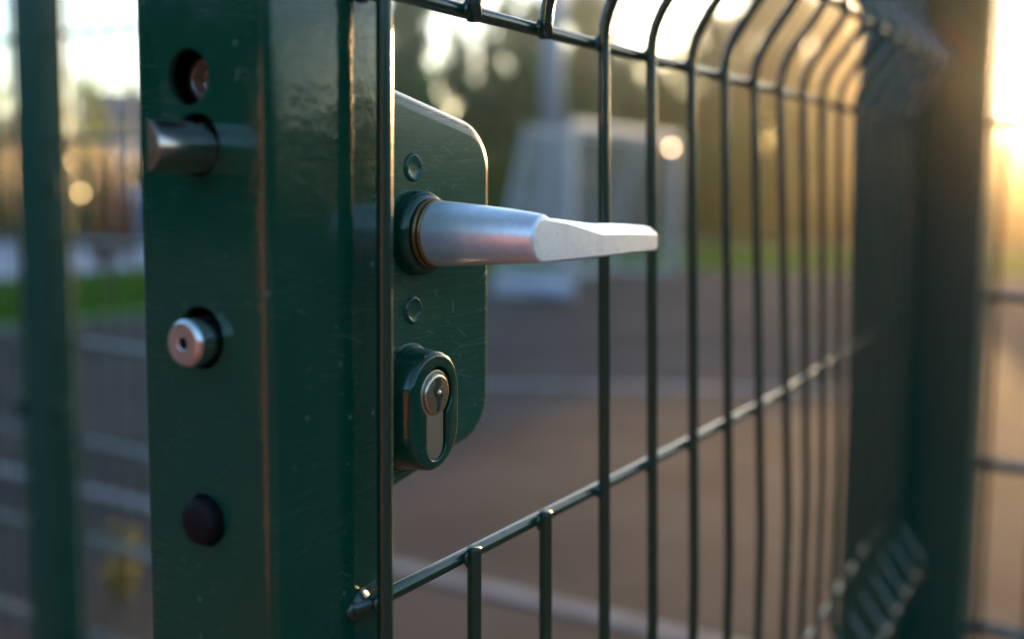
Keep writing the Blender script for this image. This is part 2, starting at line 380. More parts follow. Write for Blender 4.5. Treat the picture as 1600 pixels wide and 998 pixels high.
# trees that show between lock, pole, goal and wires: (pixel column, metres away, height, kind, width, label)
for px, d, ytop, rp, k, lb in [
    (575, 45, -70, 60, 2, 'tall dark tree standing behind the lock case, left of the bright gap'),
    (634, 50, -50, 30, 0, 'tall narrow olive tree just right of the gate stile'),
    (700, 45, 128, 46, 4, 'low dark tree in the pale gap over the lock case'),
    (752, 48, -40, 34, 1, 'tall olive tree between the pale gap and the grey lamp pole'),
    (803, 50, 42, 34, 1, 'lower olive tree left of the grey lamp pole'),
    (866, 48, -60, 44, 2, 'tall dark tree right behind the grey lamp pole'),
    (924, 46, -20, 30, 0, 'olive tree right of the lamp pole, behind the goal'),
    (980, 50, 86, 44, 2, 'low dark tree under the bright gap of sky over the goal'),
    (1050, 50, 80, 46, 1, 'low olive tree right of the goal, under the bright gap of sky'),
    (1112, 46, 40, 34, 1, 'middling olive tree between the bright gap and the tall dark tree'),
    (1165, 44, -60, 46, 2, 'tall dark tree seen through the bending wires'),
    (1238, 48, -40, 56, 0, 'tall warm lit tree behind the closely spaced wires'),
    (1300, 50, -20, 46, 0, 'olive tree right of the tall warm lit one'),
    (1352, 48, 20, 44, 3, 'low warm lit tree seen just left of the hinge post'),
    (1405, 50, -30, 46, 3, 'tall amber tree mostly behind the hinge post')]:
    x, y = ground_pt(px, d); ca = cos(math.atan((px-800)/1650)); h = H0 + d*(291-ytop)/1650*ca; w = rp*1.4/1650*d/(.30*h)
    put_tree(x, y, h, k, lb, 'trees beyond the court', wide=w)
for px, d, h, k, w, lb in [(1420, 40, 4.2, 3, 1.6, 'low amber tree behind the hinge post'),
    (1530, 37, 3.5, 3, 1.9, 'low amber tree under the glare, right of the hinge post'),
    (1640, 40, 3.6, 3, 1.8, 'low amber tree at the right border of the photo')]:
    x, y = ground_pt(px, d); put_tree(x, y, h, k, lb, 'low trees below the sun', wide=w)
# left side
for px, d, h, w, lb in [(124, 26, 3.6, .62, 'small yellow-leaved tree between the dark post and the stile'),
                        (4, 25, 3.1, .8, 'small yellow-leaved tree at the left border of the photo')]:
    x, y = ground_pt(px, d); put_tree(x, y, h, 4, lb, 'yellow-leaved trees', wide=w, mat=LEAF[3])
x, y = ground_pt(172, 10.2); put_tree(x, y, 1.42, 4, 'slim sapling with brownish red leaves on the lawn by the path', wide=.5, mat=LEAF[4], name='sapling')
# the wider ring of trees round the ground (out of the frame, mirrored in the enamel)
ring = random.Random(5); BT = [tree_meshes(31+q, 2300, .036, 1.1, .04) for q in range(3)]; BV, BF, BM = [], [], []
for k in range(58+75):
    low = k >= 58
    a = -27 - k*5.15 + ring.uniform(-1.5, 1.5) if not low else -40 - (k-58)*3.75 + ring.uniform(-1, 1)        # degrees clockwise from the view axis
    if a < -322: break
    th = YAW + rad(a); d = ring.uniform(30, 38); azr = -a
    h = (ring.uniform(2.8, 3.3) if azr < 42 else ring.uniform(3.1, 4.0) if azr < 84 else ring.uniform(4.5, 6.) if azr < 125 else ring.uniform(7, 9.5))
    if low: d -= 4; h = (ring.uniform(1.9, 2.3) if azr < 60 else ring.uniform(2.5, 3.2) if azr < 120 else ring.uniform(4.5, 6))
    ox, oy = CAMP.x + d*cos(th), CAMP.y + d*sin(th); w = h*(1.3 if not low else 2.0 if azr < 120 else 1.3); rz = ring.uniform(0, 6.28)
    for q, (tv, tf) in enumerate(BT[k % 3]):
        n0 = len(BV); BV += [(ox + w*(p[0]*cos(rz)-p[1]*sin(rz)), oy + w*(p[0]*sin(rz)+p[1]*cos(rz)), h*p[2]) for p in tv]
        BF += [tuple(i+n0 for i in f) for f in tf]; BM += [q]*len(tf)
tag(build('tree_belt', BV, BF, BARK, mats=[leafy('leaves_belt', [(.02, .05, .018), (.035, .075, .025), (.055, .10, .03)], .3)], midx=BM), 'belt of leafy trees all round the sports ground, outside the photo', 'trees', kind='stuff')
# hedges: clipped rows, one thing each
def hedge(p, q, h, w, mat, label, n=14000, leaf=.085, seed=1):
    rnd = random.Random(seed); P = Vector((*p, 0)); Q = Vector((*q, 0)); dv = Q-P; L_ = dv.length; dv.normalize(); nn = dv.cross(Vector((0, 0, 1)))
    t = empty('hedge', (P+Q)/2); tag(t, label, 'hedge', None)
    V, F = [], []
    for i in range(n):
        s = rnd.random()*L_; top = h*(.86 + .14*sin(s*1.7) + .10*sin(s*4.3)); z = rnd.random()*top
        if rnd.random() < .3: z = top*rnd.uniform(.92, 1.03)
        o = rnd.choice((-1, 1))*w/2*rnd.uniform(.6, 1.05) if rnd.random() < .8 else rnd.uniform(-w/2, w/2)
        c = P + dv*s + nn*o + Vector((0, 0, z)); n_ = Vector((rnd.gauss(0, 1), rnd.gauss(0, 1), rnd.gauss(0, 1)+.5)).normalized(); sz = leaf*rnd.uniform(.6, 1.3)
        a_ = n_.cross(Vector((.3, .8, .5))).normalized(); b_ = n_.cross(a_); k = len(V)
        V += [c-a_*sz, c-b_*sz*.5, c+a_*sz, c+b_*sz*.5]; F.append((k, k+1, k+2, k+3))
    build('foliage', V, F, mat, t)
    parts = [tube([P+dv*(L_*(i+.5)/14)+Vector((0, 0, -.02)), P+dv*(L_*(i+.5)/14)+Vector((.03, 0, h*.5)), P+dv*(L_*(i+.5)/14)+Vector((-.04, .04, h*.85))], 1, 6, taper=[.04, .025, .008]) for i in range(14)]
    v, f = join(parts); build('stems', v, f, BARK, t)
    return t
hedge(ground_pt(-60, 21), ground_pt(600, 22), 1.75, 1.1, LEAF[1], 'dark clipped hedge behind the pale path at the left', seed=2, n=24000)
HG = leafy('leaves_hedge', [(.04, .12, .03), (.07, .18, .04), (.10, .23, .06)], .45)
hedge(ground_pt(600, 24), ground_pt(1010, 23), 2.2, 1.4, HG, 'bright green hedge behind the goal and the lamp pole', seed=3)
hedge(ground_pt(1010, 23), ground_pt(1400, 24), 2.0, 1.4, LEAF[0], 'olive hedge seen through the wires right of the goal', seed=4)
hedge(ground_pt(560, 30), ground_pt(990, 29), 3.9, 2.4, LEAF[1], 'loose dark row of tall shrubs behind the green hedge, left of the goal', n=34000, leaf=.10, seed=6)
hedge(ground_pt(990, 29), ground_pt(1440, 31), 3.6, 2.4, LEAF[0], 'loose olive row of tall shrubs behind the low olive hedge', n=38000, leaf=.10, seed=7)
hedge(ground_pt(1400, 24), ground_pt(1720, 22), 1.9, 1.3, LEAF[2], 'amber back-lit hedge beyond the hinge post', seed=5)

# ------------------------------------------------------------------ house far left
def house(px0, px1, d, label, wall_c, roof_c, h, rh):
    x0, y0 = ground_pt(px0, d); x1, y1 = ground_pt(px1, d)
    P = Vector((x0, y0, 0)); Q = Vector((x1, y1, 0)); a = (Q-P).normalized(); b = Vector((-a.y, a.x, 0))
    if b.dot(P-CAMP) < 0: b = -b
    L_ = (Q-P).length; D = 6.
    t = empty('house', P); tag(t, label, 'house')
    def bx(s0, s1, t0, t1, z0, z1):
        v = [P + a*s + b*q + Vector((0, 0, z)) for s in (s0, s1) for q in (t0, t1) for z in (z0, z1)]
        return v, box(0, 1, 0, 1, 0, 1)[1]
    wm = simple('house_render_'+label[:4], wall_c, .85, bump=.003, bscale=20)
    fix_normals(build('wall', *bx(0, L_, 0, D, 0, h), wm, t))
    rv = [P + a*s + b*q + Vector((0, 0, z)) for s in (-.4, L_+.4) for q, z in ((-.5, h), (D/2, h+rh), (D+.5, h), (D/2, h-.12))]
    rf = [(0, 1, 5, 4), (1, 2, 6, 5), (2, 3, 7, 6), (3, 0, 4, 7), (0, 3, 2, 1), (4, 5, 6, 7)]
    roof = fix_normals(build('roof', rv, rf, simple('roof_tiles_'+label[:4], roof_c, .8, bump=.02, bscale=12), t))
    v, f = bx(L_*.3, L_*.3+.5, D*.5, D*.5+.5, h+rh*.4, h+rh+.6); fix_normals(build('chimney', v, f, simple('chimney_brick', (.2, .1, .07), .9), roof))
    gl = simple('window_glass_dark', (.05, .06, .07), .1); fm = simple('window_frame_white', (.7, .7, .7), .5)
    nwin = max(2, int(L_/2.2))
    for i in range(nwin):
        for z0 in ([.9] if h < 3.4 else [.9, 3.3]):
            if z0+1.2 > h: continue
            s = L_*(i+.5)/nwin
            w_ = fix_normals(build('window', *join([bx(s-.6, s+.6, -.05, -.005, z0-.05, z0+.03), bx(s-.6, s+.6, -.05, -.005, z0+1.12, z0+1.2), bx(s-.6, s-.53, -.05, -.005, z0+.035, z0+1.115), bx(s+.53, s+.6, -.05, -.005, z0+.035, z0+1.115), bx(s-.03, s+.03, -.04, -.005, z0+.035, z0+1.115)]), fm, t))
            fix_normals(build('pane', *bx(s-.52, s+.52, -.02, -.003, z0+.04, z0+1.11), gl, w_))
house(142, 330, 46, 'grey rendered house with dark pitched roof beyond the hedge, left of the stile', (.30, .31, .34), (.05, .05, .06), 3.3, 1.5)
house(-120, 66, 50, 'lavender grey house behind the yellow tree at the left border', (.28, .27, .38), (.10, .10, .14), 2.7, 1.2)

# blue litter bin by the path
def litter_bin():
    x, y = ground_pt(206, 14.); t = empty('litter_bin', (x, y, 0)); tag(t, 'blue litter bin on a post beside the path, close to the gate stile', 'litter bin')
    bm_ = simple('blue_plastic', (.03, .13, .28), .4)
    build('bin_body', *revolve([(0, .17), (.02, .19), (.5, .24), (.52, .25), (.55, .25), (.55, .22), (.1, .17)], (x, y, .35), (0, 0, 1), 24, cap_end=True), bm_, t, smooth=True)
    build('bin_lid', *revolve([(0, .255), (.05, .25), (.10, .18), (.12, .02)], (x, y, .905), (0, 0, 1), 24), bm_, t, smooth=True)
    build('post', *tube([(x, y, 0), (x, y, .36)], .04, 12), M['post'], t, smooth=True)
litter_bin()

# ------------------------------------------------------------------ lamp pole and small lamps
def lamp_pole():
    x, y = ground_pt(860, 15.5); t = empty('lamp_pole', (x, y, 0)); tag(t, 'grey steel lamp pole rising behind the left end of the goal', 'lamp pole')
    m = simple('galvanised_grey_blue', (.22, .25, .29), .45, metal=.3)
    build('pole', *tube([(x, y, 0), (x, y, 3.), (x, y, 6.5)], 1, 20, taper=[.17, .15, .11]), m, t, smooth=True)
    build('base_plate', *revolve([(0, .30), (.03, .30), (.031, .2), (.25, .18)], (x, y, 0), (0, 0, 1), 20), m, t)
    build('arm', *tube([(x, y, 6.45), (x+.3, y-.1, 6.75), (x+1.1, y-.4, 6.85)], .04, 10), m, t, smooth=True)
    build('lamp_head', *tube([(x+.9, y-.33, 6.83), (x+1.15, y-.42, 6.84), (x+1.6, y-.57, 6.82)], 1, 14, taper=[.05, .13, .08]), m, t, smooth=True)
lamp_pole()
def globe(px, py, d, lum, label, col=(1, .62, .34), rr=.028):
    x, y = ground_pt(px, d); e = (282 + .0095*(px-800) - py)/1650
    z = H0 + e*d*1.0/cos(math.atan((px-800)/1650)) ; t = empty('globe_lamp', (x, y, 0)); tag(t, label, 'lamp', 'small lit lamps')
    m = bpy.data.materials.new('lit_globe'); m.use_nodes = True; b = m.node_tree.nodes['Principled BSDF']
    b.inputs['Emission Color'].default_value = (*col, 1); b.inputs['Emission Strength'].default_value = lum; b.inputs['Base Color'].default_value = (.8, .8, .8, 1)
    build('globe', *revolve([(-rr*cos(k*pi/8)+0, max(rr*sin(k*pi/8), .0005)) for k in range(9)], (x, y, z), (0, 0, 1), 16), m, t, smooth=True)
    build('stem', *tube([(x, y, 0), (x, y, z-rr*.98)], .012, 8), M['post'], t)
globe(1045, 233, 12.6, 4.5, 'small lit globe lamp beside the right end of the goal')
globe(118, 256, 19, 4, 'upper lit globe lamp between the dark post and the stile', (1, .7, .28))
globe(127, 298, 18, 4, 'lower lit globe lamp between the dark post and the stile', (1, .7, .28))

# ------------------------------------------------------------------ handball goal
def goal():
    Np = Vector((*ground_pt(890, 10.25), 0)); Rp = Vector((*ground_pt(1052, 13.2), 0)); a = (Rp-Np).normalized(); b = Vector((-a.y, a.x, 0))
    if b.dot(Vector((*ground_pt(700, 11), 0))-Np) < 0: b = -b
    h, dt, db = 1.70, .48, .84
    t = empty('goal', Np); tag(t, 'white handball goal with pale net standing at the edge of the court', 'goal')
    wm = simple('white_goal_paint', (.40, .40, .40), .4, var=.1); rm = simple('faded_red_goal_paint', (.50, .38, .40), .45, var=.1)
    Z = Vector((0, 0, 1))
    def bar(name, p, q, s, m, par=t):
        p, q = Vector(p), Vector(q); d = (q-p).normalized(); n1 = d.cross(Z) if abs(d.z) < .9 else d.cross(Vector((1, 0, 0))); n1.normalize(); n2 = d.cross(n1)
        V = [e + s/2*(i*n1 + j*n2) for e in (p, q) for i, j in ((-1, -1), (1, -1), (1, 1), (-1, 1))]
        return fix_normals(build(name, V, [(0, 1, 2, 3), (4, 7, 6, 5), (0, 4, 5, 1), (1, 5, 6, 2), (2, 6, 7, 3), (3, 7, 4, 0)], m, par))
    bar('goal_post', Np, Np+Z*(h-.041), .08, wm); bar('goal_post', Rp, Rp+Z*(h-.041), .08, wm)
    bar('crossbar', Np - a*.04 + Z*h, Rp + a*.04 + Z*h, .08, wm)
    for P in (Np, Rp):
        bar('side_bar', P + Z*(h-.045) + b*.04, P + b*dt + Z*(h-.045), .04, wm); bar('side_bar', P + b*dt + Z*(h-.065), P + b*db + Z*.05, .04, wm)
        bar('base_bar', P + b*.04 + Z*.03, P + b*db + Z*.03, .05, wm)
    bar('rear_bar', Np + b*dt + Z*(h-.045), Rp + b*dt + Z*(h-.045), .045, wm); bar('rear_bar', Np + b*db + Z*.03, Rp + b*db + Z*.03, .06, wm)
    # net: knotted cords
    nm = simple('pale_net_cord', (.62, .62, .64), .8); parts = []
    def grid(A, B, C, D, nu, nv):
        A, B, C, D = map(Vector, (A, B, C, D))
        pt = lambda u, v: (A*(1-u)+B*u)*(1-v) + (D*(1-u)+C*u)*v
        for i in range(nu+1):
            parts.append(tube([pt(i/nu, k/4)+b*.05*sin(k/4*pi) for k in range(5)], .0034, 3, cap=False))
        for j in range(nv+1):
            parts.append(tube([pt(k/4, j/nv)+b*.05*sin(j/nv*pi) for k in range(5)], .0034, 3, cap=False))
    top = Z*(h-.08)
    grid(Np+b*dt+top, Rp+b*dt+top, Rp+b*db+Z*.06, Np+b*db+Z*.06, 34, 20)
    grid(Np+top, Rp+top, Rp+b*dt+top, Np+b*dt+top, 34, 7)
    for P in (Np, Rp): grid(P+top+b*.05, P+b*dt+top, P+b*db+Z*.06, P+b*.05+Z*.06, 9, 20)
    v, f = join(parts); tag(build('net', v, f, nm, t), kind='stuff')
goal()
# folded pale tarpaulin / base cushion strips lying along the goal foot
def cushion():
    P = Vector((*ground_pt(775, 10.9), 0)); Q = Vector((*ground_pt(893, 10.05), 0)); R_ = Vector((*ground_pt(1030, 12.6), 0))
    V, F = [], []
    m = simple('pale_blue_tarpaulin', (.36, .37, .44), .6, bump=.02, bscale=8)
    parts = []
    for A, B in ((P, Q),):
        pts = [A.lerp(B, k/12) + Vector((0, 0, .085+.012*sin(k*2.1))) for k in range(13)]
        parts.append(tube(pts, 1, 12, taper=[.05]+[.085+.012*sin(k*1.7) for k in range(11)]+[.05]))
    v, f = join(parts); o = build('rolled_tarpaulin', v, f, m, None, loc=(P+Q)/2, smooth=True)
    tag(o, 'pale blue rolled tarpaulin lying at the foot of the goal', 'tarpaulin')
cushion()

# ------------------------------------------------------------------ weed by the fence
def weed():
    x, y = ground_pt(172, 2.9); t = empty('weed', (x, y, 0)); tag(t, 'weed with yellow flowers growing low beside the fence, left of the stile', 'weed')
    rnd = random.Random(4); parts = []; V, F = [], []
    for k in range(9):
        a = rnd.uniform(0, 6.28); L_ = rnd.uniform(.10, .27); tip = Vector((x+cos(a)*.03, y+sin(a)*.03, L_))
        parts.append(tube([(x, y, -.01), (x+cos(a)*.02, y+sin(a)*.02, L_*.5), tip], 1, 5, taper=[.003, .0025, .001]))
        for q in range(22):
            s = rnd.random(); c = Vector((x, y, 0)).lerp(tip, .3+.7*s) + Vector((rnd.gauss(0, .014), rnd.gauss(0, .014), rnd.gauss(0, .012)))
            n = Vector((rnd.gauss(0, 1), rnd.gauss(0, 1), rnd.gauss(0, 1)+.5)).normalized(); a_ = n.cross(Vector((.3, .8, .5))).normalized(); b_ = n.cross(a_); sz = rnd.uniform(.008, .016); i = len(V)
            V += [c-a_*sz, c-b_*sz*.5, c+a_*sz, c+b_*sz*.5]; F.append((i, i+1, i+2, i+3))
    v, f = join(parts); build('stems', v, f, simple('weed_stem', (.12, .14, .04), .7), t); tag(build('flowers', V, F, LEAF[5], t), kind='stuff')
weed()

# =================================================================== FENCE (perpendicular to the open gate)
ZT = [H0 + z for z in (.90, .843, .78)]
HOR = [.045, .145, .243, .438, .633, .820, .920, 1.025, 1.208, 1.322, 1.517, 1.712, 1.83]   # heights of horizontal wires on the gate
FX = 1.045
def profile(z, folds, a=.032, h=.043):
    """how far a vertical wire leaves its plane at height z: V folds"""
    o = 0.
    for zc in folds:
        d = abs(z-zc)
        if d < h:
            o = max(o, a*(1-d/h))
    return o
def smooth_path(fn, z0, z1, step, n_avg=3, win=.007):
    zs = []; z = z0
    while z < z1-1e-6: zs.append(z); z += step
    zs.append(z1); return [(sum(fn(zz+k*win) for k in range(-n_avg, n_avg+1))/(2*n_avg+1), zz) for zz in zs]
F_FOLDS = []
F_HOR = [H0 + .07 + .195*k for k in range(-5, 5)]
fp = smooth_path(lambda z: profile(z, F_FOLDS), .03, 2.0, .02)
def wire_mesh(name, vf, mat, smooth=True):
    me = mk_mesh(name, vf, mat)
    if smooth: me.polygons.foreach_set('use_smooth', [True]*len(me.polygons))
    return me
FW = wire_mesh('fence_wire', tube([(0, 0, z) for z in (.03, 1., 2.05)], .003, 8), M['wire'])
def fence_panel(y0, y1, label):
    t = empty('wire_fence', (FX, (y0+y1)/2, 0)); tag(t, label, 'fence', 'green wire fences beside the gate')
    n = int(round((y1-y0)/.05))
    for i in range(n+1):
        o = bpy.data.objects.new('vertical_wire', FW); COL.objects.link(o); o.parent = t; o.location = (0, y0 + (y1-y0)*i/n - (y0+y1)/2, 0)
    for z in F_HOR:
        for sx in (-1, 1): build('horizontal_wire', *tube([(FX+sx*.0070, y0-.012, z), (FX+sx*.0070, y1+.012, z)], .0056, 8), M['fence'], t, smooth=True)
fence_panel(1.08, 1.555, 'short green wire fence panel between the gate stile and the dark post at the left')
fence_panel(1.70, 3.05, 'green wire fence panel left of the dark blurred post')
fence_panel(-1.56, -.06, 'green wire fence panel right of the big hinge post')
def fence_post(x0, x1, y0, y1, label, nubs, h=2.05, name='fence_post'):
    t = empty(name, ((x0+x1)/2, (y0+y1)/2, 0)); tag(t, label, 'post', 'dark green fence posts')
    V, F = rounded_tube(x0, x1, y0, y1, -.1, h, .006); build('tube', V, F, M['post'], t)
    V, F = rounded_tube(x0-.002, x1+.002, y0-.002, y1+.002, h+.0005, h+.012, .006); build('post_cap', V, F, M['rubber'], t)
    for y, z in nubs:
        s = 1 if y > (y0+y1)/2 else -1
        V, F = join([box(x0-.004, x0+.03, min(y, y+s*.018), max(y, y+s*.018), z-.022, z+.022), ]); cl = bevel(fix_normals(build('wire_clamp', V, F, M['post'], t)), .003)
        build('clamp_bolt', *revolve([(0, .007), (.004, .007), (.005, .005)], (x0-.004, y+s*.009, z), (-1, 0, 0), 12), M['rubber'], cl)
fence_post(1.0, 1.06, 1.588, 1.676, 'dark green blurred fence post at the left of the photo', [(1.588, H0-.02), (1.588, H0-.455), (1.676, H0+.4), (1.676, H0-.455)])
fence_post(.985, 1.085, .965, 1.045, 'dark green latch post hidden behind the gate stile', [(1.045, H0-.02), (1.045, H0-.455)])
hp = fence_post(.955, 1.06, -.052, .050, 'big dark green hinge post at the right, under the sun', [], h=2.3)

# =================================================================== GATE
gate = empty('gate', (0, .03, 0)); tag(gate, 'open dark green wire mesh gate with lock and metal handle, in the foreground', 'gate')
def z_(v): return H0 + v
# --- lock stile: hollow square tube with real holes
SX0, SX1, SY0, SY1 = -.0426, .0115, .0075, .0613
stile = build('lock_stile', *rounded_tube(SX0, SX1, SY0, SY1, .05, 1.86, .0032, 6), M['paint'], gate)
wp = absloc(gate)
cuts = []
v, f = rounded_tube(SX0+.002, SX1-.002, SY0+.002, SY1-.002, .0, 1.9, .0015, 3)
cuts.append(fix_normals(build('cutter', v, f, M['dark'])))
for y, z, r in ((.0385, .0288, .0082), (.0355, .0093, .0093), (.0352, -.0470, .0093), (.0347, -.1020, .0079)):
    cuts.append(fix_normals(build('cutter', *revolve([(-.01, r), (.01, r)], (SX0, y, z_(z)), (-1, 0, 0), 56), M['dark'])))
fix_normals(stile); boolean(stile, cuts)
bevel(stile, .0006, 2, 50, harden=True)
build('stile_cap', *rounded_tube(SX0+.0005, SX1-.0005, SY0+.0005, SY1-.0005, 1.8605, 1.868, .003), M['rubber'], gate)
# --- what sits in the holes
sc = build('socket_screw', *revolve([(0, .0070), (.0055, .0070), (.0063, .0063), (.0063, .0044), (.0020, .0042)], (-.0290, .0402, z_(.0288)), (-1, 0, 0), 40), M['screw'], gate, smooth=True)
bevel(sc, .0002, 1, 40)
build('hex_recess', *revolve([(0, .0040), (.0002, .0040)], (-.0313, .0402, z_(.0288)), (-1, 0, 0), 6), M['ring'], sc)
# latch bolt: round bar, bevelled towards the far side
LB = .0339; LZ = .0083; LR = .0073
def latch():
    V, F = revolve([(0, LR), (.0935, LR)], (.03, LB, z_(LZ)), (-1, 0, 0), 64)
    o = fix_normals(build('latch_bolt', V, F, M['bolt'], gate))
    # wedge removed beyond the chord
    yc = .0314; x = -.0635
    v = [(x-.01, yc-.010, z_(LZ)+k) for k in (-.02, .02)]
    pts = [(x, yc), (x-.03, yc-.012), (x-.03, yc+.05), (x+.034, yc+.05), (x+.026, LB+LR+.004), (x, yc)][:5]
    n = len(pts); V = [(px, py, z_(LZ)+zz) for zz in (-.02, .02) for px, py in pts]
    F = [(k, (k+1) % n, (k+1) % n+n, k+n) for k in range(n)] + [tuple(range(n))[::-1], tuple(range(n, 2*n))]
    c = fix_normals(build('cutter', V, F, M['dark']))
    boolean(o, [c]); bevel(o, .0006, 3, 40)
latch()
# stainless pin
pn = build('locking_pin', *revolve([(0, .0070), (.0490+.030, .0070), (.0502+.030, .0061), (.0502+.030, .0018), (.070, .0014)], (.03, .0345, z_(-.0477)), (-1, 0, 0), 56), M['steel'], gate, smooth=True)
bevel(pn, .0003, 2, 30)
build('centre_hole', *revolve([(0, .0016), (.0001, .0016)], (-.0405, .0345, z_(-.0477)), (-1, 0, 0), 16), M['dark'], pn)
rp = build('rubber_plug', *revolve([(0, .0064), (.010, .0070), (.0145, .0071), (.0160, .0067), (.0168, .0058), (.0173, .0040), (.0175, .001)], (-.030, .0343, z_(-.1018)), (-1, 0, 0), 44), M['rubber'], gate, smooth=True)

# --- lock case
PY = .017
ol = round_poly([(.0115, z_(.0349)), (.0903, z_(.0195)), (.0908, z_(-.0985)), (.0115, z_(-.1113))], [0, .020, .018, 0], 12)
case = fix_normals(build('lock_case', *extrude_y(ol, [PY, .0518]), M['case'], gate)); bevel(case, .0065, 7, 50)
for z, nm in ((.0041, 1), (-.0455, 2)):
    c = build('cap_screw', *revolve([(0, .0050), (.0004, .0048), (.0009, .0044), (.0010, .0040), (.0005, .0035), (.0003, .0028), (.0003, .0008)], (.0375, PY, z_(z)), (0, -1, 0), 40), M['case'], case, smooth=True)
    bevel(c, .0001, 1, 40)
# raised oval cylinder housing
def stadium(cx, cz, r, hh, n=18):
    out = [(cx + r*cos(pi*k/n), cz + hh + r*sin(pi*k/n)) for k in range(n+1)]
    out += [(cx + r*cos(pi + pi*k/n), cz - hh + r*sin(pi + pi*k/n)) for k in range(n+1)]
    return out
KX, KZ = .0345, z_(-.0795)
hous = fix_normals(build('cylinder_housing', *extrude_y(None, [(PY+.002, stadium(KX, KZ, .0172, .0062)), (PY, stadium(KX, KZ, .0168, .0062)), (PY-.0007, stadium(KX, KZ, .0158, .0062)), (PY-.002, stadium(KX, KZ, .0152, .0062)),
    (.0062, stadium(KX, KZ, .0146, .0062)), (.0051, stadium(KX, KZ, .0138, .0062)), (.0048, stadium(KX, KZ, .0128, .0062))]), M['paint'], gate))
def euro(cx, cz, R_, w, n=28):
    """euro profile: circle above, leg below"""
    a0 = math.asin(w/R_); out = []
    for k in range(n+1):
        t = -pi/2 + a0 + (2*pi-2*a0)*k/n; out.append((cx + R_*cos(t), cz + R_*sin(t)))
    zb = cz - .0233 + w
    for k in range(9):
        t = pi + pi*k/8; out.append((cx + w*cos(t), zb + w*sin(t)))
    return out
EZ = z_(-.0735)
c = fix_normals(build('cutter', *extrude_y(euro(KX+.0006, EZ, .0094, .0059), [-.002, .0078]), M['dark']))
boolean(hous, [c]); bevel(hous, .0007, 3, 38)
cyl = fix_normals(build('key_cylinder', *extrude_y(euro(KX+.0002, EZ, .0084, .0049), [.0052, .030]), M['brass'], gate)); bevel(cyl, .0005, 2, 45)
pl = build('key_plug', *revolve([(0, .0071), (.0006, .0071), (.0010, .0066), (.0011, .006)], (KX+.0002, .0052, EZ), (0, -1, 0), 44), M['plug'], cyl, smooth=True)
kw = [(-.0012, .0048), (.0010, .0048), (.0012, .0026), (-.0002, .0016), (.0004, .0004), (.0020, -.0006), (.0012, -.0022), (.0008, -.0052), (-.0006, -.0052), (-.0004, -.0024), (-.0010, -.0008), (-.0018, .0006), (-.0020, .0022), (-.0010, .0030)]
build('keyway', [(KX+.0002+x*1.45, y, EZ+z*1.15) for y in (.00402, .0042) for x, z in kw], [tuple(range(14))[::-1]] + [(k, (k+1) % 14, (k+1) % 14+14, k+14) for k in range(14)], M['dark'], cyl)
build('key_pin', *revolve([(0, .0011), (.0003, .0010), (.0006, .0004)], (KX+.0006, .0041, EZ+.0004), (0, -1, 0), 14), M['screw'], cyl, smooth=True)

# --- handle
HX, HZ = .0395, z_(-.0185)
hd = build('handle_rosette', *revolve([(-.002, .0150), (0, .0150), (.0030, .0148), (.0052, .0138), (.0060, .0126), (.0060, .0118)], (HX, PY, HZ), (0, -1, 0), 64), M['paint'], gate, smooth=True)
build('handle_ring', *revolve([(0, .0119), (.0008, .0122), (.0016, .0119), (.0019, .0114), (.0022, .0117), (.0030, .0118), (.0036, .0113)], (HX, PY-.0060, HZ), (0, -1, 0), 64), M['ring'], gate, smooth=True)
FY = -.0345                                    # front face of the lever
def lever():
    NS = 40
    # neck: cone from the ring to the front, built as rings; then the lever as a loft of outlines in x-z for a few depths
    prof = [(.0092, .0108), (.0100, .0113), (.016, .0110), (.026, .0102), (.036, .0094), (.046, .0083), (.0505, .0076), (.0511, .0070)]
    neck = build('door_handle', *revolve(prof, (HX, PY, HZ), (0, -1, 0), 64), M['alu'], gate, smooth=True)
    bevel(neck, .0004, 3, 30)
    def outline(R_, t46, b46, t95, b95, x0=HX, n=20, dx=0.):
        # tear-drop: circle left, straight tapers right.  t/b = z of top and bottom at 43 mm and at the tip
        pts = []
        for k in range(n+1):
            th = pi/2 + pi*k/n; pts.append((x0 + R_*cos(th), HZ - .0008 + R_*sin(th)))
        pts += [(x0+.018, z_(b46)+.0002), (x0+.043, z_(b46)), (x0+.074, z_((b46+b95)/2)), (x0+.1040+dx, z_(b95)), (x0+.1055+dx, z_(b95)+.0014), (x0+.1055+dx, z_(t95)-.0014), (x0+.1040+dx, z_(t95)), (x0+.074, z_((t46+t95)/2)+.0002), (x0+.043, z_(t46)), (x0+.018, HZ - .0008 + R_ + .33*(z_(t46) - HZ + .0008 - R_))]
        return pts
    o = [(FY+.0002, outline(.0071, -.0190, -.0268, -.0213, -.0279)),
         (FY+.0008, outline(.0074, -.0181, -.0272, -.0205, -.0282)),
         (FY+.0030, outline(.0075, -.0160, -.0276, -.0188, -.0286)),
         (FY+.0065, outline(.0076, -.0150, -.0276, -.0180, -.0286)),
         (FY+.0100, outline(.0075, -.0157, -.0270, -.0184, -.0280)),
         (FY+.0120, outline(.0060, -.0180, -.0255, -.0222, -.0270, dx=-.001))]
    V, F = extrude_y(None, o)
    # the flat front is broken at 43 mm: the outer half is set back a little
    V = [(x, y + max(0, x-HX-.043)*.085, z) for x, y, z in V]
    n0 = len(o[0][1]); F = [q for q in F if len(q) == 4] + [tuple(list(range(0, 23)) + [29, 30]), (22, 23, 24, 25, 26, 27, 28, 29)]
    e = (len(o)-1)*n0; F += [tuple(i+e for i in F[-2]), tuple(i+e for i in F[-1])]
    lv = fix_normals(build('lever', V, F, M['alu'], neck))
    bevel(lv, .0005, 3, 28)
lever()

